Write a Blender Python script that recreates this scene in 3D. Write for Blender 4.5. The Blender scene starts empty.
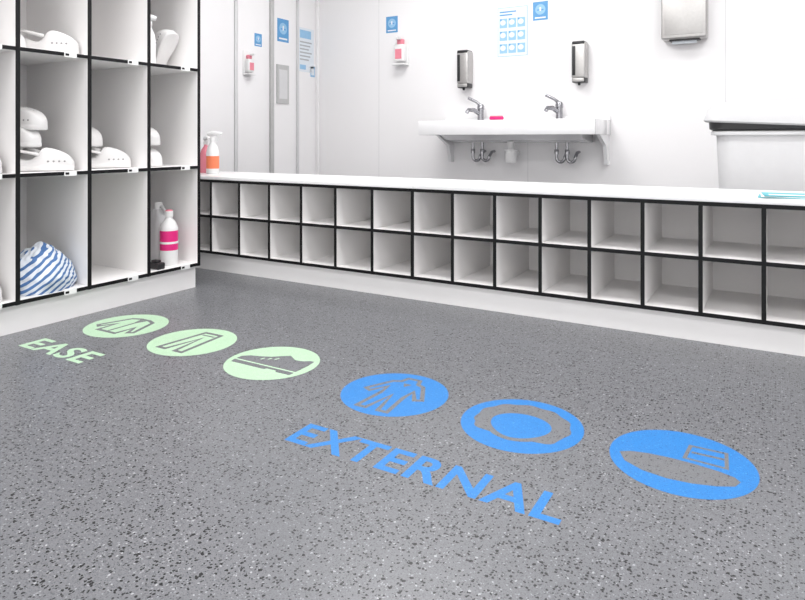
import bpy, bmesh, math, random
from mathutils import Vector, Matrix
from mathutils import noise as NZ
random.seed(4)
S = bpy.context.scene
COL = S.collection

# ---------------------------------------------------------------- materials
def mat(name, col, rough=0.5, metal=0.0, spec=0.5, emit=None, es=0.0, noise=0.0, nscale=30, coat=0.0):
    m = bpy.data.materials.new(name); m.use_nodes = True
    nt = m.node_tree; b = nt.nodes['Principled BSDF']
    b.inputs['Base Color'].default_value = (*col, 1)
    b.inputs['Roughness'].default_value = rough
    b.inputs['Metallic'].default_value = metal
    b.inputs['Specular IOR Level'].default_value = spec
    b.inputs['Coat Weight'].default_value = coat
    if noise > 0:
        g = nt.nodes.new('ShaderNodeNewGeometry')
        n = nt.nodes.new('ShaderNodeTexNoise'); n.inputs['Scale'].default_value = nscale
        n.inputs['Detail'].default_value = 4
        nt.links.new(g.outputs['Position'], n.inputs['Vector'])
        r = nt.nodes.new('ShaderNodeValToRGB')
        r.color_ramp.elements[0].position = .3; r.color_ramp.elements[1].position = .7
        r.color_ramp.elements[0].color = (*[c*(1-noise) for c in col], 1)
        r.color_ramp.elements[1].color = (*[min(1, c*(1+noise*.3)) for c in col], 1)
        nt.links.new(n.outputs['Fac'], r.inputs['Fac'])
        nt.links.new(r.outputs['Color'], b.inputs['Base Color'])
    if emit:
        b.inputs['Emission Color'].default_value = (*emit, 1)
        b.inputs['Emission Strength'].default_value = es
    return m

def speckle(name, base, base2, layers, rough):
    m = bpy.data.materials.new(name); m.use_nodes = True
    nt = m.node_tree; N = nt.nodes; L = nt.links; b = N['Principled BSDF']
    g = N.new('ShaderNodeNewGeometry')
    nz = N.new('ShaderNodeTexNoise'); nz.inputs['Scale'].default_value = 200; nz.inputs['Detail'].default_value = 2
    L.new(g.outputs['Position'], nz.inputs['Vector'])
    vs = N.new('ShaderNodeVectorMath'); vs.operation = 'SCALE'; vs.inputs['Scale'].default_value = .006
    L.new(nz.outputs['Color'], vs.inputs[0])
    va = N.new('ShaderNodeVectorMath'); va.operation = 'ADD'
    L.new(g.outputs['Position'], va.inputs[0]); L.new(vs.outputs[0], va.inputs[1])
    fn = N.new('ShaderNodeTexNoise'); fn.inputs['Scale'].default_value = 420; fn.inputs['Detail'].default_value = 2
    L.new(g.outputs['Position'], fn.inputs['Vector'])
    rr = N.new('ShaderNodeValToRGB'); rr.color_ramp.elements[0].position = .35; rr.color_ramp.elements[1].position = .65
    rr.color_ramp.elements[0].color = (*base, 1); rr.color_ramp.elements[1].color = (*base2, 1)
    L.new(fn.outputs['Fac'], rr.inputs['Fac'])
    cur = rr.outputs['Color']
    for scale, th, size, col, amt in layers:
        v = N.new('ShaderNodeTexVoronoi'); v.inputs['Scale'].default_value = scale
        v.voronoi_dimensions = '2D'
        L.new(va.outputs[0], v.inputs['Vector'])
        sep = N.new('ShaderNodeSeparateColor'); L.new(v.outputs['Color'], sep.inputs[0])
        pick = N.new('ShaderNodeMath'); pick.operation = 'GREATER_THAN'; pick.inputs[1].default_value = th
        L.new(sep.outputs[0], pick.inputs[0])
        sz = N.new('ShaderNodeMath'); sz.operation = 'MULTIPLY_ADD'
        sz.inputs[1].default_value = size*.7; sz.inputs[2].default_value = size*.4
        L.new(sep.outputs[1], sz.inputs[0])
        ls = N.new('ShaderNodeMath'); ls.operation = 'LESS_THAN'
        L.new(v.outputs['Distance'], ls.inputs[0]); L.new(sz.outputs[0], ls.inputs[1])
        mu = N.new('ShaderNodeMath'); mu.operation = 'MULTIPLY'
        L.new(pick.outputs[0], mu.inputs[0]); L.new(ls.outputs[0], mu.inputs[1])
        m2 = N.new('ShaderNodeMath'); m2.operation = 'MULTIPLY'; m2.inputs[1].default_value = amt
        L.new(mu.outputs[0], m2.inputs[0])
        mx = N.new('ShaderNodeMix'); mx.data_type = 'RGBA'
        L.new(m2.outputs[0], mx.inputs[0]); L.new(cur, mx.inputs[6]); mx.inputs[7].default_value = (*col, 1)
        cur = mx.outputs[2]
    L.new(cur, b.inputs['Base Color'])
    b.inputs['Roughness'].default_value = rough
    b.inputs['Specular IOR Level'].default_value = .5
    return m

M = {}
FA, FB_ = (.143,.147,.158), (.188,.193,.206)
M['floor'] = speckle('vinyl_floor', FA, FB_, [
    (320, .55, .42, (.088,.090,.098), .75),
    (215, .86, .36, (.36,.37,.39), .6),
    (170, .73, .40, (.016,.016,.018), 1.0),
    (108, .88, .35, (.011,.011,.013), 1.0),
    (130, .96, .30, (.44,.45,.47), .75)], .33)
M['cut'] = speckle('grey_vinyl_inlay', FA, FB_, [
    (320, .60, .40, (.095,.098,.106), .6),
    (180, .84, .36, (.02,.02,.022), .9)], .40)
M['blue'] = speckle('blue_vinyl', (.014,.175,.500), (.022,.210,.565), [
    (260, .70, .38, (.014,.12,.38), .6), (190, .86, .34, (.08,.32,.66), .6)], .42)
M['green'] = speckle('green_vinyl', (.41,.61,.41), (.46,.66,.46), [
    (260, .70, .38, (.34,.51,.34), .6), (190, .86, .34, (.58,.76,.57), .6)], .42)
M['wall'] = mat('white_wall_panel', (.86,.85,.857), .35, noise=.015, nscale=1.5)
M['seam'] = mat('wall_seam', (.66,.66,.67), .5, noise=.03)
M['ceil'] = mat('ceiling_paint', (.88,.88,.88), .8, noise=.02)
M['lam'] = mat('white_laminate', (.90,.885,.88), .45, noise=.02, nscale=4)
M['plinth'] = mat('white_plinth', (.87,.86,.86), .4, noise=.03, nscale=3)
M['edge'] = mat('black_edge_band', (.006,.006,.007), .5, spec=.25, noise=.1)
M['top'] = mat('white_countertop', (.87,.87,.875), .3, noise=.02)
M['ceramic'] = mat('white_ceramic', (.85,.85,.86), .15, noise=.01, coat=.5)
M['chrome'] = mat('chrome', (.36,.36,.38), .2, 1.0, noise=.02)
M['steel'] = mat('brushed_steel', (.52,.51,.50), .42, 1.0, noise=.06, nscale=60)
M['dark'] = mat('dark_plastic', (.02,.02,.022), .35, noise=.1)
M['plastic'] = mat('white_plastic', (.82,.82,.82), .35, noise=.02)
M['binlid'] = mat('bin_lid_plastic', (.56,.56,.57), .4, noise=.02)
M['binbody'] = mat('bin_body_plastic', (.68,.68,.69), .4, noise=.02)
M['clog'] = mat('white_clog_foam', (.76,.75,.745), .5, noise=.04, nscale=20)
M['sole'] = mat('clog_insole', (.30,.29,.29), .7, noise=.1)
M['pink'] = mat('magenta_label', (.80,.02,.22), .4, noise=.05)
M['rose'] = mat('rose_plastic', (.80,.25,.32), .4, noise=.05)
M['orange'] = mat('orange_plastic', (.85,.22,.10), .4, noise=.05)
M['paper'] = mat('paper', (.74,.79,.84), .7, noise=.02)
M['ink'] = mat('blue_ink', (.11,.33,.62), .6, noise=.05)
M['pale'] = mat('pale_blue_ink', (.30,.53,.76), .6, noise=.05)
M['greyink'] = mat('grey_ink', (.42,.44,.46), .6, noise=.05)
M['grey'] = mat('grey_plate', (.50,.50,.50), .45, noise=.05)
M['teal'] = mat('teal_print', (.08,.40,.46), .5, noise=.05)
M['white'] = mat('white_print', (.85,.85,.85), .5, noise=.01)
M['glow'] = mat('added_lamp_diffuser', (.9,.9,.9), .5, emit=(1,1,1), es=4, noise=.01)

def stripes():
    m = bpy.data.materials.new('striped_cloth'); m.use_nodes = True
    nt = m.node_tree; N = nt.nodes; L = nt.links; b = N['Principled BSDF']
    tc = N.new('ShaderNodeTexCoord')
    mp = N.new('ShaderNodeMapping'); mp.inputs['Rotation'].default_value = (.95, 0, 0)
    L.new(tc.outputs['Object'], mp.inputs['Vector'])
    w = N.new('ShaderNodeTexWave'); w.bands_direction = 'Y'; w.inputs['Scale'].default_value = 15; w.inputs['Distortion'].default_value = 2.2
    w.inputs['Detail Scale'].default_value = .8; w.inputs['Detail'].default_value = 1
    L.new(mp.outputs[0], w.inputs['Vector'])
    r = N.new('ShaderNodeValToRGB'); r.color_ramp.interpolation = 'CONSTANT'
    r.color_ramp.elements[0].color = (.68,.72,.78,1); r.color_ramp.elements[1].color = (.07,.16,.36,1)
    r.color_ramp.elements[1].position = .60
    L.new(w.outputs['Fac'], r.inputs['Fac']); L.new(r.outputs[0], b.inputs['Base Color'])
    b.inputs['Roughness'].default_value = .9
    return m
M['stripe'] = stripes()

# ---------------------------------------------------------------- builder
class B:
    def __init__(s, name): s.name = name; s.bm = bmesh.new(); s.mats = []
    def mi(s, k):
        if k not in s.mats: s.mats.append(k)
        return s.mats.index(k)
    def _faces(s, fs, k, smooth=False):
        i = s.mi(k)
        for f in fs: f.material_index = i; f.smooth = smooth
    def box(s, a, b, k, bev=0, seg=2):
        tmp = bmesh.new()
        bmesh.ops.create_cube(tmp, size=1)
        for v in tmp.verts:
            v.co = Vector([a[i] + (v.co[i]+.5)*(b[i]-a[i]) for i in range(3)])
        if bev: bmesh.ops.bevel(tmp, geom=tmp.edges[:], offset=bev, segments=seg, profile=.5, affect='EDGES')
        s.merge(tmp, k, bev > 0)
    def merge(s, tmp, k, smooth=True, M4=None):
        vm = {}
        for v in tmp.verts:
            vm[v] = s.bm.verts.new(M4 @ v.co if M4 else v.co)
        fs = []
        for f in tmp.faces:
            try: fs.append(s.bm.faces.new([vm[v] for v in f.verts]))
            except ValueError: pass
        s._faces(fs, k, smooth); tmp.free()
    def tube(s, pts, r, k, seg=12, caps=True):
        pts = [Vector(p) for p in pts]
        rs = r if isinstance(r, (list, tuple)) else [r]*len(pts)
        rings = []; prev = None
        for i, p in enumerate(pts):
            t = (pts[min(i+1, len(pts)-1)] - pts[max(i-1, 0)]).normalized()
            if prev is None:
                a = Vector((0,0,1)) if abs(t.z) < .9 else Vector((1,0,0))
                n = t.cross(a).normalized()
            else: n = (prev - t*prev.dot(t)).normalized()
            prev = n; c = t.cross(n)
            rings.append([s.bm.verts.new(p + (n*math.cos(q)+c*math.sin(q))*rs[i]) for q in [2*math.pi*j/seg for j in range(seg)]])
        fs = []
        for a, b in zip(rings, rings[1:]):
            for j in range(seg): fs.append(s.bm.faces.new([a[j], a[(j+1)%seg], b[(j+1)%seg], b[j]]))
        if caps: fs.append(s.bm.faces.new(rings[0][::-1])); fs.append(s.bm.faces.new(rings[-1]))
        s._faces(fs, k, True)
    def lathe(s, c, prof, k, seg=28, sx=1, sy=1):
        rings = []
        for p in prof:
            rings.append([s.bm.verts.new((c[0]+p[0]*sx*math.cos(q), c[1]+p[0]*sy*math.sin(q), c[2]+p[1])) for q in [2*math.pi*j/seg for j in range(seg)]])
        for i, (a, b) in enumerate(zip(rings, rings[1:])):
            kk = prof[i][2] if len(prof[i]) > 2 else k
            s._faces([s.bm.faces.new([a[j], a[(j+1)%seg], b[(j+1)%seg], b[j]]) for j in range(seg)], kk, True)
        s._faces([s.bm.faces.new(rings[0][::-1])], k); s._faces([s.bm.faces.new(rings[-1])], prof[-1][2] if len(prof[-1]) > 2 else k)
    def prism(s, poly, t, k, F=None):
        F = F or Matrix()
        lo = [s.bm.verts.new(F @ Vector((x, y, 0))) for x, y in poly]
        hi = [s.bm.verts.new(F @ Vector((x, y, t))) for x, y in poly]
        n = len(poly)
        fs = [s.bm.faces.new(hi), s.bm.faces.new(lo[::-1])]
        for i in range(n): fs.append(s.bm.faces.new([lo[i], lo[(i+1)%n], hi[(i+1)%n], hi[i]]))
        s._faces(fs, k)
    def band(s, poly, w, t, k, F=None):
        F = F or Matrix(); n = len(poly)
        area = sum(poly[i][0]*poly[(i+1)%n][1]-poly[(i+1)%n][0]*poly[i][1] for i in range(n))
        if area < 0: poly = poly[::-1]
        inn = []
        for i in range(n):
            p0 = Vector(poly[i-1]); p1 = Vector(poly[i]); p2 = Vector(poly[(i+1)%n])
            d1 = (p1-p0).normalized(); d2 = (p2-p1).normalized()
            n1 = Vector((-d1.y, d1.x)); n2 = Vector((-d2.y, d2.x))
            m = (n1+n2)
            m = m.normalized() if m.length > 1e-6 else n1
            inn.append(p1 + m*(w/max(.5, m.dot(n1))))
        s.strip(poly, inn, t, k, F)
    def strip(s, poly, inn, t, k, F):
        n = len(poly)
        V = lambda P, z: [s.bm.verts.new(F @ Vector((p[0], p[1], z))) for p in P]
        ot, it, ob, ib = V(poly, t), V(inn, t), V(poly, 0), V(inn, 0)
        fs = []
        for i in range(n):
            j = (i+1) % n
            fs.append(s.bm.faces.new([ot[i], ot[j], it[j], it[i]]))
            fs.append(s.bm.faces.new([ob[i], ob[j], ot[j], ot[i]]))
            fs.append(s.bm.faces.new([it[i], it[j], ib[j], ib[i]]))
        s._faces(fs, k)
    def done(s, recalc=True, origin=True, sub=0):
        if recalc: bmesh.ops.recalc_face_normals(s.bm, faces=s.bm.faces[:])
        me = bpy.data.meshes.new(s.name)
        vs = [v.co for v in s.bm.verts]
        o = Vector((0,0,0))
        if origin and vs:
            o = Vector(((min(v.x for v in vs)+max(v.x for v in vs))/2, (min(v.y for v in vs)+max(v.y for v in vs))/2, min(v.z for v in vs)))
            for v in s.bm.verts: v.co = v.co - o
        for e in s.bm.edges:
            if len(e.link_faces) == 2 and e.calc_face_angle(0) > math.radians(38): e.smooth = False
        s.bm.to_mesh(me); s.bm.free()
        for k in s.mats: me.materials.append(M[k])
        ob = bpy.data.objects.new(s.name, me); COL.objects.link(ob); ob.location = o
        if sub:
            md = ob.modifiers.new('subdiv', 'SUBSURF'); md.levels = sub; md.render_levels = sub
        return ob

def oval(cx, cy, rx, ry, n=48, a0=0, a1=360):
    full = abs(a1-a0) >= 360
    m = n if full else n+1
    return [(cx+rx*math.cos(math.radians(a0+(a1-a0)*i/n)), cy+ry*math.sin(math.radians(a0+(a1-a0)*i/n))) for i in range(m)]

# ---------------------------------------------------------------- room
YB = 4.5; XL = -3.53; XR = 2.4; YF = -1.8; H = 2.6
def slab(name, a, b, k):
    q = B(name); q.box(a, b, k); return q.done()
slab('floor', (XL-.1, YF-.1, -.1), (XR+.1, YB+.1, 0), 'floor')
q = B('wall_back'); q.box((XL-.1, YB, 0), (XR+.1, YB+.1, H), 'wall')
for x in (-2.88, -1.58, -.28, 1.02):
    q.box((x-.002, YB-.001, 0), (x+.002, YB, H), 'seam')
q.done()
q = B('wall_left'); q.box((XL-.1, YF, 0), (XL, YB, H), 'wall'); q.done()
slab('wall_right', (XR, YF, 0), (XR+.1, YB, H), 'wall')
slab('ceiling', (XL-.1, YF-.1, H), (XR+.1, YB+.1, H+.1), 'ceil')
slab('wall_partition', (-2.93, YF, 0), (-2.83, 2.10, H), 'wall')

q = B('door_1')
q.box((XL+.002, 3.50, .005), (XL+.03, 3.845, 2.1), 'wall', .003)
q.box((XL+.002, 2.80, .005), (XL+.03, 3.46, 2.1), 'wall', .003)
q.box((XL+.002, 3.465, .005), (XL+.034, 3.495, 2.1), 'seam', .003)
q.box((XL+.002, 3.85, 0), (XL+.045, 3.885, 2.14), 'grey', .003)
q.box((XL+.002, 2.76, 0), (XL+.045, 2.795, 2.14), 'grey', .003)
q.box((XL+.002, 2.795, 2.105), (XL+.045, 3.85, 2.14), 'grey', .003)
q.done()
q = B('trim_1'); q.box((XL, 4.205, 0), (XL+.02, 4.225, H), 'seam', .003); q.done()
q = B('trim_2'); q.box((XL, YB-.03, 0), (XL+.03, YB, H), 'wall', .006); q.done()

# ---------------------------------------------------------------- tall cubby unit
TY = [2.107-.278*i for i in range(8)]
TZ = [.112, .571, 1.03, 1.49, 1.95]
q = B('tall_shoe_cubby_unit')
x0, x1 = -2.80, -2.362; th = .016
for y in TY:
    q.box((x0+.008, y-th/2, TZ[0]-th/2), (x1, y+th/2, TZ[-1]+th/2), 'lam')
    q.box((x1, y-th/2, TZ[0]-th/2), (x1+.002, y+th/2, TZ[-1]+th/2), 'edge')
for z in TZ:
    for a, b in zip(TY[1:], TY):
        q.box((x0+.008, a+th/2, z-th/2), (x1, b-th/2, z+th/2), 'lam')
        q.box((x1, a+th/2, z-.007), (x1+.0015, b-th/2, z+.007), 'edge')
        if z < 1.9:
            q.box((x1+.0015, b-.105, z-.010), (x1+.003, b-.055, z+.009), 'white')
            q.box((x1+.003, b-.101, z-.005), (x1+.0034, b-.086, z+.004), 'edge')
q.box((x0, TY[-1]-th/2, 0), (x0+.008, TY[0]+th/2, TZ[-1]+th/2), 'lam')
q.box((x0+.008, TY[-1], 0), (-2.385, TY[0], TZ[0]-th/2), 'plinth')
q.done()

# ---------------------------------------------------------------- low cubby bench
BXL = [-1.372-.2055*i for i in range(9)]
BXR = [-1.364+.1895*i for i in range(15)]
BZ = [.1, .292, .481]
q = B('low_shoe_cubby_bench')
yf, yb = 2.408, 2.80; th = .014
for xs in (sorted(BXL), BXR):
    for x in xs:
        e = .004 if x in (BXL[0], BXR[0]) else th/2
        q.box((x-e, yf, BZ[0]-th/2), (x+e, yb, BZ[-1]+th/2), 'lam')
        q.box((x-e, yf-.002, BZ[0]-th/2), (x+e, yf, BZ[-1]+th/2), 'edge')
    for z in BZ:
        for a, b in zip(xs, xs[1:]):
            ea = .004 if a in (BXL[0], BXR[0]) else th/2; eb = .004 if b in (BXL[0], BXR[0]) else th/2
            q.box((a+ea, yf, z-th/2), (b-eb, yb, z+th/2), 'lam')
            q.box((a+ea, yf-.0015, z-th/2), (b-eb, yf, z+th/2), 'edge')
q.box((BXL[-1]-.007, yb, 0), (BXR[-1]+.007, yb+.01, .488), 'lam')
q.box((BXL[-1], 2.43, 0), (BXR[-1], yb, BZ[0]-th/2), 'plinth')
q.box((BXL[-1]-.012, 2.400, .4885), (-1.3685, 2.83, .506), 'top', .002)
q.box((-1.3675, 2.400, .4885), (BXR[-1]+.012, 2.83, .506), 'top', .002)
q.done()

# ---------------------------------------------------------------- floor stickers
def lay(cx, cy, r, z): return Matrix.Translation((cx, cy, z)) @ Matrix.Diagonal((r, r, 1, 1))
R = .149; T = .0003
def sticker(name, cx, cy, col, fn):
    q = B(name)
    q.prism(oval(0, 0, 1, 1, 72), T, col, lay(cx, cy, R, 0))
    fn(q, lay(cx, cy, R, T), col)
    q.done()
TT = .00015
suit = [(-.16,.80),(.16,.80),(.22,.60),(.36,.54),(.66,-.06),(.46,-.16),(.30,.14),(.29,-.10),(.36,-.82),(.09,-.82),(.0,-.18),(-.09,-.82),(-.36,-.82),(-.29,-.10),(-.30,.14),(-.46,-.16),(-.66,-.06),(-.36,.54),(-.22,.60)]
def f_suit(q, F, c):
    q.band(suit, .085, TT, 'cut', F)
    q.prism([(-.09,.50),(.09,.50),(.0,.34)], TT, 'cut', F)
def f_net(q, F, c):
    # bouffant hair net worn on a head: puffed grey cap outline, egg-shaped face
    n = 72; A = []; Bn = []
    for i in range(n):
        a = 2*math.pi*i/n; ca, sa = math.cos(a), math.sin(a); dg = math.degrees(a)
        r = .79 + .02*math.cos(11*a) if sa > -.35 else .78
        d = min(abs(dg-322), abs(dg-218))
        r += .05*math.exp(-(d/8)**2)
        x, y = r*ca, .04 + r*.92*sa
        if 228 < dg < 312: x, y = .52*ca*1.05, -.08+.56*sa    # thin chin line
        A.append((x, y))
        if sa > 0: Bn.append((.50*ca, -.02+.40*sa))
        else: Bn.append((.50*ca*(1-.20*sa*sa), -.02+.52*sa))
    q.strip(A, Bn, TT, 'cut', F)
def f_cap(q, F, c):
    top = [(-.84,-.16),(-.70,-.06),(-.45,.0),(-.15,.02),(.2,.0),(.5,-.05),(.70,-.12),(.78,-.22)]
    bot = [(.72,-.38),(.5,-.50),(.2,-.59),(-.12,-.62),(-.45,-.56),(-.72,-.40)]
    q.prism(top+bot, TT, 'cut', F)
    q.band([(.0,.10),(.62,.06),(.58,.60),(.04,.60)], .055, TT, 'cut', F)
    q.prism([(.10,.33),(.54,.33),(.54,.39),(.10,.39)], TT, 'cut', F)
def f_jacket(q, F, c):
    p = [(-.18,.60),(.18,.60),(.44,.50),(.74,-.34),(.54,-.46),(.38,-.14),(.38,-.62),(-.38,-.62),(-.38,-.14),(-.54,-.46),(-.74,-.34),(-.44,.50)]
    q.band(p, .10, TT, 'cut', F)
    q.prism([(-.035,.22),(.035,.22),(.035,-.51),(-.035,-.51)], TT, 'cut', F)
    q.prism([(-.12,.49),(.12,.49),(.035,.23),(-.035,.23)], TT, 'cut', F)
def f_trousers(q, F, c):
    p = [(-.30,.68),(.30,.68),(.44,-.70),(.11,-.70),(0,.16),(-.11,-.70),(-.44,-.70)]
    q.band(p, .10, TT, 'cut', F)
    q.prism([(-.19,.50),(.19,.50),(.19,.44),(-.19,.44)], TT, 'cut', F)
def f_shoe(q, F, c):
    p = [(-.84,-.20),(-.84,-.04),(-.70,.08),(-.48,.14),(-.24,.24),(-.06,.40),(.08,.50),(.18,.44),(.34,.34),(.52,.36),(.66,.46),(.76,.46),(.80,.20),(.80,-.20)]
    q.prism(p, TT, 'cut', F)
    q.prism([(-.84,-.25),(.80,-.25),(.80,-.40),(.44,-.40),(.40,-.34),(.16,-.34),(.12,-.40),(-.80,-.40)], TT, 'cut', F)
    for x, y in ((-.34,.06),(-.20,.13),(-.06,.20)):
        q.prism([(x-.02,y-.06),(x+.02,y-.06),(x+.05,y+.05),(x+.01,y+.05)], TT*.6, c, F @ Matrix.Translation((0,0,TT)))
sticker('blue_coverall_floor_sign', -.911, 1.503, 'blue', f_suit)
sticker('blue_hairnet_floor_sign', -.543, 1.499, 'blue', f_net)
sticker('blue_cap_floor_sign', -.180, 1.503, 'blue', f_cap)
sticker('green_jacket_floor_sign', -2.115, 1.540, 'green', f_jacket)
sticker('green_trousers_floor_sign', -1.748, 1.533, 'green', f_trousers)
sticker('green_shoe_floor_sign', -1.370, 1.518, 'green', f_shoe)

def floor_text(name, txt, xa, xb, ya, yb_, col):
    c = bpy.data.curves.new(name+'_c', 'FONT'); c.body = txt; c.offset = .022; c.resolution_u = 8; c.space_character = 1.06
    o = bpy.data.objects.new(name+'_tmp', c); COL.objects.link(o)
    bpy.context.view_layer.update()
    me = bpy.data.meshes.new_from_object(o.evaluated_get(bpy.context.evaluated_depsgraph_get()))
    bpy.data.objects.remove(o)
    bm = bmesh.new(); bm.from_mesh(me)
    bmesh.ops.remove_doubles(bm, verts=bm.verts[:], dist=1e-5)
    xs = [v.co.x for v in bm.verts]; ys = [v.co.y for v in bm.verts]
    X0, X1, Y0, Y1 = min(xs), max(xs), min(ys), max(ys)
    for v in bm.verts:
        v.co.x = (v.co.x-X0)/(X1-X0)*(xb-xa) - (xb-xa)/2
        v.co.y = (v.co.y-Y0)/(Y1-Y0)*(yb_-ya) - (yb_-ya)/2
        v.co.z = 0
    r = bmesh.ops.extrude_face_region(bm, geom=bm.faces[:])
    for g in r['geom']:
        if isinstance(g, bmesh.types.BMVert): g.co.z = T
    bmesh.ops.recalc_face_normals(bm, faces=bm.faces[:])
    for f in bm.faces: f.smooth = False
    me2 = bpy.data.meshes.new(name); bm.to_mesh(me2); bm.free(); me2.materials.append(M[col])
    ob = bpy.data.objects.new(name, me2); COL.objects.link(ob); ob.location = ((xa+xb)/2, (ya+yb_)/2, 0)
floor_text('blue_floor_lettering', 'EXTERNAL', -.992, -.342, 1.140, 1.238, 'blue')
floor_text('green_floor_lettering', 'EASE', -2.226, -1.885, 1.200, 1.296, 'green')

# ---------------------------------------------------------------- wash trough
q = B('wash_trough_sink')
xa, xb, ya, yb, zt = -2.254, -.985, 4.05, 4.5, .838
q.box((xa, ya, .735), (xb, ya+.025, zt), 'ceramic', .006)
q.box((xa, yb-.13, .735), (xb, yb, zt), 'ceramic', .006)
q.box((xa, yb-.02, zt-.01), (xb, yb, zt+.03), 'ceramic', .006)
q.box((xa, ya+.01, .735), (xa+.025, yb-.12, zt), 'ceramic', .006)
q.box((xb-.025, ya+.01, .735), (xb, yb-.12, zt), 'ceramic', .006)
q.box((xa+.01, ya+.01, .735), (xb-.01, yb-.01, .75), 'ceramic', .004)
F = Matrix(((0,0,1,xa+.12),(1,0,0,0),(0,1,0,0),(0,0,0,1)))
q.prism([(ya+.10,.742),(yb,.742),(yb,.68),(ya+.22,.70)], (xb-xa)-.24, 'ceramic', F)
for x in (xa+.05, xb-.035):
    F = Matrix(((0,0,1,x),(1,0,0,0),(0,1,0,0),(0,0,0,1)))
    q.prism([(ya+.16,.745),(yb,.745),(yb,.53),(yb-.05,.53),(yb-.09,.66)], .024, 'ceramic', F)
q.done()
def faucet(x):
    q = B('faucet'); y = 4.43; z = zt
    q.lathe((x, y, z), [(.030,0),(.030,.008),(.024,.012),(.023,.085),(.027,.09),(.027,.115),(.020,.130),(.004,.134)], 'chrome')
    q.tube([(x, y, z+.055), (x-.03, y-.06, z+.085), (x-.05, y-.11, z+.085), (x-.058, y-.125, z+.064)], [.018,.016,.015,.014], 'chrome')
    q.tube([(x, y, z+.12), (x-.03, y-.02, z+.150), (x-.085, y-.045, z+.180)], [.014,.011,.012], 'chrome')
    q.done()
faucet(-1.925); faucet(-1.325)
def hoses(x):
    q = B('sink_supply_pipes')
    for dx in (-.045, .03):
        pts = []
        for i in range(13):
            a = math.pi*i/12
            pts.append((x+dx-.028*math.cos(a)+.028, 4.40, .575-.03*math.sin(a)))
        q.tube([(x+dx, 4.40, .68)] + pts + [(x+dx+.056, 4.45, .61), (x+dx+.056, 4.50, .615)], .011, 'chrome')
        q.lathe((x+dx, 4.40, .60), [(.016,0),(.016,.03),(.013,.034)], 'chrome', 14)
    q.done()
hoses(-1.93); hoses(-1.29)
q = B('sink_drain_trap')
q.lathe((-1.66, 4.36, .53), [(.028,0),(.040,.008),(.042,.05),(.040,.085),(.046,.088),(.046,.104),(.026,.108),(.024,.158)], 'plastic')
q.tube([(-1.66,4.36,.60),(-1.66,4.44,.60),(-1.66,4.50,.60)], .02, 'plastic')
q.done()
q = B('nail_brush'); q.box((-1.70,4.055,zt), (-1.60,4.075,zt+.022), 'pink', .006); q.box((-1.695,4.057,zt+.020),(-1.605,4.073,zt+.028),'rose',.002); q.done()

# ---------------------------------------------------------------- dispensers
def soap(x):
    q = B('soap_dispenser')
    w = .098; z0, z1 = 1.098, 1.381
    q.box((x-w/2, 4.402, z0+.03), (x+w/2, 4.5, z1), 'steel', .014, 3)
    q.box((x-w/2+.008, 4.398, z0+.050), (x-w/2+.030, 4.405, z1-.030), 'dark', .002)
    q.box((x-w/2+.004, 4.41, z0), (x+w/2-.004, 4.495, z0+.035), 'dark', .006)
    q.tube([(x, 4.43, z0+.004), (x, 4.43, z0-.018)], [.012,.008], 'dark')
    q.box((x-w/2+.01, 4.396, z0+.006), (x+w/2-.01, 4.412, z0+.030), 'steel', .003)
    q.box((x-w/2+.006, 4.400, z1-.020), (x+w/2-.006, 4.495, z1+.004), 'dark', .006)
    q.done()
soap(-2.066); soap(-1.185)
q = B('paper_towel_dispenser')
q.box((-.645, 4.38, 1.345), (-.378, 4.5, 1.72), 'steel', .012, 3)
q.box((-.625, 4.377, 1.372), (-.398, 4.3815, 1.70), 'steel', .002)
q.box((-.60, 4.40, 1.336), (-.42, 4.47, 1.350), 'dark', .003)
q.box((-.585, 4.425, 1.318), (-.44, 4.428, 1.345), 'paper')
q.lathe((-.512, 4.379, 1.66), [(.008,0),(.008,.006)], 'dark', 12)
q.done()
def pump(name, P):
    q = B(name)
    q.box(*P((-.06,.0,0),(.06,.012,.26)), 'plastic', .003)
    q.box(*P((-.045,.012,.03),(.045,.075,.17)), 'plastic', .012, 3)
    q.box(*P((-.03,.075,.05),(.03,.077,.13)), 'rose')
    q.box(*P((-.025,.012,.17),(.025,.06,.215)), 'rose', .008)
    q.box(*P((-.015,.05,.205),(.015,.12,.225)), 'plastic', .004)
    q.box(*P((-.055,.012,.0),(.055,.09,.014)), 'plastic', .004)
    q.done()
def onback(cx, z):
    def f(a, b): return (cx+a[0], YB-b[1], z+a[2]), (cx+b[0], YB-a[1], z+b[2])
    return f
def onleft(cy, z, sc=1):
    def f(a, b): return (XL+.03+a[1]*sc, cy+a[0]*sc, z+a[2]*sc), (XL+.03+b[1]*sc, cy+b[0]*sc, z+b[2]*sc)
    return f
pump('reflected_dispenser', onback(-2.646, 1.308))
pump('reflected_dispenser', onleft(3.59, 1.195, .72))  # dispenser's reflection in the glossy door, modelled as a solid object

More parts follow.
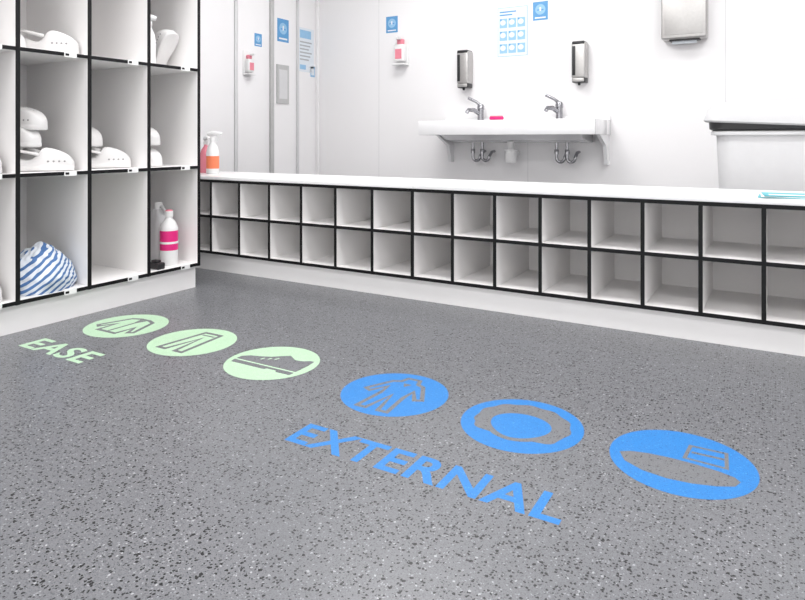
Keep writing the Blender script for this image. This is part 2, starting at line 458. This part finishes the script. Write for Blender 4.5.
# ---------------------------------------------------------------- posters & stickers
def FB(cx, cz):
    return Matrix(((1,0,0,cx),(0,0,-1,YB),(0,1,0,cz),(0,0,0,1)))
def FL(cy, cz, off=0):
    return Matrix(((0,0,1,XL+off),(1,0,0,cy),(0,1,0,cz),(0,0,0,1)))
def rect(x0,y0,x1,y1): return [(x0,y0),(x1,y0),(x1,y1),(x0,y1)]
Z = lambda F, t: F @ Matrix.Translation((0,0,t))
F = FB(-1.70, 1.508); q = B('handwash_poster')
q.prism(rect(-.117,-.184,.117,.184), .001, 'pale', F)
q.prism(rect(-.113,-.180,.113,.180), .002, 'paper', F)
for i in range(2): q.prism(rect(-.10,.145-.022*i,.03-.03*i,.155-.022*i), .0006, 'ink', Z(F,.002))
for r in range(3):
    for c in range(3):
        cx, cy = -.07+.07*c, .065-.095*r
        q.prism(rect(cx-.030,cy-.034,cx+.030,cy+.036), .0006, 'pale', Z(F,.002))
        q.prism(oval(cx-.004,cy+.006,.022,.020,16), .0005, 'paper', Z(F,.0026))
        q.prism(oval(cx-.020,cy+.028,.007,.007,10), .0006, 'ink', Z(F,.0026))
q.done()
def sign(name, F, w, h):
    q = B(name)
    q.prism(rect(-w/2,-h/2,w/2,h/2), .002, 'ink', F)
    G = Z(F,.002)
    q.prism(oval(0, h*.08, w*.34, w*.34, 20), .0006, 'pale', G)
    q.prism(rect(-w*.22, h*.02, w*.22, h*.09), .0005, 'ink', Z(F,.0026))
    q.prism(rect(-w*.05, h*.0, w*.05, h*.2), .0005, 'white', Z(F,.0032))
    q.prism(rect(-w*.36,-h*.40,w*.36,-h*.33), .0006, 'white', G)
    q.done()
sign('reflected_wall_sign', FB(-1.485, 1.640), .112, .135)
sign('reflected_wall_sign', FB(-2.752, 1.657), .112, .135)
sign('reflected_wall_sign', FL(3.715, 1.482, .03), .08, .10)  # mirror image of a sign in the door, built as a solid sign
sign('reflected_wall_sign', FL(4.04, 1.607), .14, .19)
q = B('wall_access_plate'); F = FL(4.03, 1.16)
q.prism(rect(-.072,-.16,.072,.16), .012, 'grey', F); q.prism(rect(-.05,-.12,.05,.12), .002, 'seam', Z(F,.012)); q.done()
q = B('instruction_notice'); F = FL(4.335, 1.48)
q.prism(rect(-.10,-.19,.11,.19), .002, 'paper', F)
q.prism(rect(-.08,.10,.07,.17), .0006, 'pale', Z(F,.002))
for i in range(6): q.prism(rect(-.08,.06-.03*i,.08-.02*(i%3),.072-.03*i), .0006, 'greyink', Z(F,.002))
q.prism(rect(-.08,-.17,.0,-.13), .0006, 'pale', Z(F,.002)); q.done()
q = B('wall_notice_card'); F = FL(4.43, 1.30); q.prism(rect(-.03,-.045,.03,.045), .002, 'pale', F); q.prism(rect(-.02,-.03,.02,.03), .0006, 'paper', Z(F,.002)); q.done()

# ---------------------------------------------------------------- waste bin
def rrect(x0,y0,x1,y1,r,n=6):
    P = []
    for cx, cy, a in ((x1-r,y1-r,0),(x0+r,y1-r,90),(x0+r,y0+r,180),(x1-r,y0+r,270)):
        for i in range(n+1):
            t = math.radians(a+90*i/n); P.append((cx+r*math.cos(t), cy+r*math.sin(t)))
    return P
def loft(q, secs, k, caps=True):
    rings = [[q.bm.verts.new(p) for p in s_] for s_ in secs]; n = len(rings[0]); fs = []
    for a, b in zip(rings, rings[1:]):
        for j in range(n): fs.append(q.bm.faces.new([a[j], a[(j+1)%n], b[(j+1)%n], b[j]]))
    if caps: fs += [q.bm.faces.new(rings[0][::-1]), q.bm.faces.new(rings[-1])]
    q._faces(fs, k, True)
q = B('waste_bin')
bx0, bx1, by0, by1 = -.250, .36, 3.10, 3.60
def ring(ins, z, r=.07, tilt=0):
    return [(x, y, z + tilt*(x-bx0)) for x, y in rrect(bx0+ins, by0+ins, bx1-ins, by1-ins, r)]
loft(q, [ring(.05,0), ring(.045,.02), ring(.014,.72), ring(-.006,.722), ring(-.008,.735), ring(0,.740)], 'binbody')
loft(q, [ring(.004,.739), ring(-.012,.748), ring(-.014,.780,tilt=-.045), ring(.01,.785,tilt=-.045)], 'dark')
loft(q, [ring(-.028,.778,tilt=-.055), ring(-.034,.785,tilt=-.055), ring(-.030,.800,tilt=-.035), ring(-.018,.835,tilt=-.01), ring(.005,.856,.06,tilt=-.005), ring(.05,.868,.05), ring(.2,.874,.03)], 'binlid')
q.done()

# ---------------------------------------------------------------- brochures on bench
q = B('brochure_stack')
for i, k in enumerate(('white','teal','white','teal')):
    F = Matrix.Translation((.045+.006*i, 2.485, .506+.003*i)) @ Matrix.Rotation(math.radians(-4+3*i), 4, 'Z')
    q.prism(rect(-.105,-.072,.105,.072), .003, k, F)
F = Matrix.Translation((.063, 2.485, .518)) @ Matrix.Rotation(math.radians(5), 4, 'Z')
q.prism(rect(-.09,-.05,.02,-.01), .0004, 'white', F)
q.done()

# ---------------------------------------------------------------- bottles
def spray(name, x, y, z, h, body, trig, rz=0, r=.036):
    q = B(name); s_ = h/.27
    q.lathe((x,y,z), [(r*.9,0),(r,.006*s_),(r,.13*s_),(r*.8,.165*s_),(r*.36,.195*s_),(r*.36,.21*s_)], body)
    c, s2 = math.cos(rz), math.sin(rz)
    P = lambda a, b: (x+c*a, y+s2*a, z+b*s_)
    q.lathe((x,y,z+.205*s_), [(r*.45,0),(r*.45,.022*s_),(r*.3,.026*s_)], trig, 16)
    q.tube([P(-.030,.245), P(.0,.252), P(.045,.250), P(.058,.247)], [.011,.014,.010,.007], trig)
    q.tube([P(.026,.246), P(.034,.222), P(.026,.200)], [.005,.005,.004], trig, 8)
    return q
q = spray('spray_bottle', -2.80, 2.60, .506, .25, 'plastic', 'plastic', .4)
q.lathe((-2.80,2.60,.506), [(.0362,.03),(.0366,.032),(.0366,.10),(.0362,.102)], 'orange'); q.done()
q = spray('spray_bottle', -2.93, 2.67, .506, .22, 'rose', 'plastic', -.5); q.done()
zs = TZ[2]+.008
q = spray('spray_bottle', -2.47, 1.915, zs, .24, 'plastic', 'plastic', -2.2, .028); q.done()
z = TZ[0]+.008
q = B('detergent_bottle')
q.lathe((-2.44, 2.00, z), [(.036,0),(.040,.006,'plastic'),(.040,.070,'pink'),(.0405,.160,'plastic'),(.040,.172),(.030,.198),(.016,.215),(.015,.222,'white'),(.018,.224,'white'),(.018,.250,'rose'),(.012,.256,'rose')], 'plastic')
q.lathe((-2.44, 2.00, z+.100), [(.0412,0),(.0412,.010)], 'white'); q.done()
q = B('detergent_jug')
loft(q, [[(-2.56+(px)*f, 2.035+py*f2, z+zz) for px, py in rrect(-.06,-.048,.06,.048,.02)] for f, f2, zz in ((.9,.9,0),(1,1,.01),(1,1,.18),(.85,.8,.22),(.4,.5,.245),(.35,.42,.25))], 'binbody')
q.lathe((-2.56,2.035,z+.25), [(.02,0),(.02,.028),(.016,.032)], 'white', 18)
q.tube([(-2.525,2.035,z+.21),(-2.505,2.035,z+.235),(-2.53,2.035,z+.262),(-2.56,2.035,z+.255)], .008, 'binbody', 10)
q.done()
q = B('black_marker_clip'); q.box((-2.44,1.885,z),(-2.372,1.925,z+.030),'dark',.006); q.box((-2.43,1.892,z+.028),(-2.39,1.918,z+.04),'dark',.004); q.done()

# ---------------------------------------------------------------- clogs
def clog(x, y, z, ang, rx=0, L=.25, ry=0):
    q = B('white_clog')
    prof = [(0,.020,.060,0),(.04,.034,.074,0),(.14,.040,.068,0),(.28,.038,.050,0),(.38,.040,.052,0),(.44,.043,.074,.3),(.50,.046,.096,1),(.60,.048,.098,1),(.72,.050,.090,1),(.84,.048,.078,1),(.93,.040,.062,1),(.98,.028,.046,1),(1.0,.014,.034,1)]
    rings = []
    for t, w, h, c in prof:
        yy = (t-.5)*L; hin = .024 if c == 0 else (.05 if c < 1 else h*1.03)
        hm = .030 if c == 0 else (.06 if c < 1 else h*1.01)
        half = [(w*.84,0),(w*1.0,.004),(w*1.0,.018),(w*.91,.022),(w*.98,h*.58),(w*.84,h*.88),(w*.72,h*.98),(w*.60,hm),(w*.3,hin)]
        pts = [(a, yy, b) for a, b in half] + [(-a, yy, b) for a, b in half[::-1]]
        rings.append([q.bm.verts.new(p) for p in pts])
    n = len(rings[0]); fs = []; dk = []
    for i, (a, b) in enumerate(zip(rings, rings[1:])):
        for j in range(n):
            f = q.bm.faces.new([a[j], a[(j+1)%n], b[(j+1)%n], b[j]])
            (dk if (j in (7, 8, 9) and i < 5) else fs).append(f)
    fs += [q.bm.faces.new(rings[0][::-1]), q.bm.faces.new(rings[-1])]
    q._faces(fs, 'clog', True); q._faces(dk, 'sole', True)
    pts = [(.050*math.cos(a), -.005-(L*.5-.012)*math.sin(a), .070+.026*math.sin(a)) for a in [math.pi*i/16 for i in range(17)]]
    q.tube(pts, [.009]+[.0065]*15+[.009], 'clog', 8)
    for t, h in ((.58,.099),(.68,.094),(.78,.085)):
        for sx in (-.020, 0, .020):
            zz = h + (.0 if sx == 0 else -.0045)
            q.tube([(sx, (t-.5)*L, zz-.004), (sx, (t-.5)*L, zz+.0015)], .0050, 'sole', 8)
    for t in (.60,.68,.76,.84):
        for sg in (-1, 1):
            w = .0475 if t < .8 else .0455
            q.tube([(sg*(w-.004), (t-.5)*L, .042), (sg*(w+.001), (t-.5)*L, .042)], .0046, 'sole', 8)
    M4 = Matrix.Rotation(ang, 4, 'Z') @ Matrix.Rotation(rx, 4, 'X') @ Matrix.Rotation(ry, 4, 'Y') @ Matrix.Diagonal((.95,1,.92,1))
    for v in q.bm.verts: v.co = M4 @ v.co
    mz = min(v.co.z for v in q.bm.verts)
    for v in q.bm.verts: v.co += Vector((x, y, z - mz))
    q.done(sub=1)
OUT = -math.pi/2
SR = math.radians(-28)
S1, S2, S3 = TZ[0]+.008, TZ[1]+.008, TZ[2]+.008
clog(-2.46, 1.412, S2, SR, L=.235); clog(-2.57, 1.40, S2, SR, L=.235)
clog(-2.55, 1.365, S2+.092, OUT+.15, L=.23); clog(-2.54, 1.375, S2+.158, OUT+.35, rx=.0, L=.22)
clog(-2.49, 1.692, S2, SR, L=.23); clog(-2.60, 1.69, S2, SR, L=.23); clog(-2.58, 1.645, S2+.092, OUT+.2, L=.22)
clog(-2.53, 1.91, S2, OUT+.15, 0, .23); clog(-2.54, 1.91, S2+.096, OUT+.1, 0, .23)
clog(-2.60, 1.345, S3, OUT, 0, .23); clog(-2.47, 1.455, S3, SR-.35, 0, .21)
clog(-2.58, 1.07, S3, OUT, 0)
clog(-2.50, 2.035, S3, OUT, rx=.95, L=.20)
clog(-2.50, 1.20, S2, OUT, 0); clog(-2.50, 1.20, S1, OUT, 0)

# ---------------------------------------------------------------- striped bundle
q = B('striped_cloth_bundle')
tmp = bmesh.new(); bmesh.ops.create_icosphere(tmp, subdivisions=6, radius=1)
for v in tmp.verts:
    p = v.co.copy()
    crease = -.07*math.exp(-((p.y*.8+p.z*.5-.15+.15*math.sin(p.x*4))/.07)**2) - .06*math.exp(-((p.y*.6-p.z*.7+.35)/.06)**2)
    d = 1 + .12*NZ.noise(p*1.4+Vector((3,1,2))) + .12*abs(NZ.noise(p*2.6+Vector((7,0,0)))) + .035*NZ.noise(p*7) + crease
    p = p*d
    z_ = max(-.45, p.z)
    t = (p.y+1)/2
    prof = .92 + .26*math.exp(-((t-.54)/.34)**2) - .20*max(0, t-.55)
    v.co = Vector((p.x*.10*(1.0 - .2*max(0, z_)), p.y*.122, (z_+.45)*.107*prof))
q.merge(tmp, 'stripe', True, Matrix.Translation((-2.465, 1.416, S1)))
q.done()

# ---------------------------------------------------------------- added ceiling lamps, out of view
def added_lamp(x, y, e):
    q = B('added_ceiling_panel'); q.box((x-.62, y-.32, H-.03), (x+.62, y+.32, H), 'plastic', .005)
    q.box((x-.58, y-.28, H-.034), (x+.58, y+.28, H-.029), 'glow'); q.done()
    l = bpy.data.lights.new('added_lamp', 'AREA'); l.shape = 'RECTANGLE'; l.size = 1.16; l.size_y = .56; l.energy = e
    l.color = (1, .985, .98)
    o = bpy.data.objects.new('added_panel_light', l); COL.objects.link(o); o.location = (x, y, H-.04)
added_lamp(-1.5, -.2, 19); added_lamp(.7, -.2, 17); added_lamp(-1.5, 1.7, 22); added_lamp(.7, 1.7, 20); added_lamp(-1.9, 3.3, 19); added_lamp(.4, 3.3, 13)  # unseen panels put in for brightness; middle pair added to even the floor

w = bpy.data.worlds.new('World'); S.world = w; w.use_nodes = True
w.node_tree.nodes['Background'].inputs[0].default_value = (1, .99, .985, 1)
w.node_tree.nodes['Background'].inputs[1].default_value = 1.95

# ---------------------------------------------------------------- camera
ZOOM = None
cam = bpy.data.cameras.new('Camera'); co = bpy.data.objects.new('Camera', cam); COL.objects.link(co)
cam.sensor_width = 36; cam.sensor_fit = 'HORIZONTAL'; cam.lens = 28.44; cam.shift_y = -.1988
if ZOOM:
    f, u, v = ZOOM; cam.lens *= f; cam.shift_x = (u-402.5)/805*f; cam.shift_y = -(v-140)/805*f
co.location = (0, 0, .7); co.rotation_euler = (math.radians(90), 0, math.radians(30.5))
cam.clip_start = .02
S.camera = co
S.view_settings.view_transform = 'Standard'
S.view_settings.look = 'None'
S.view_settings.exposure = 0
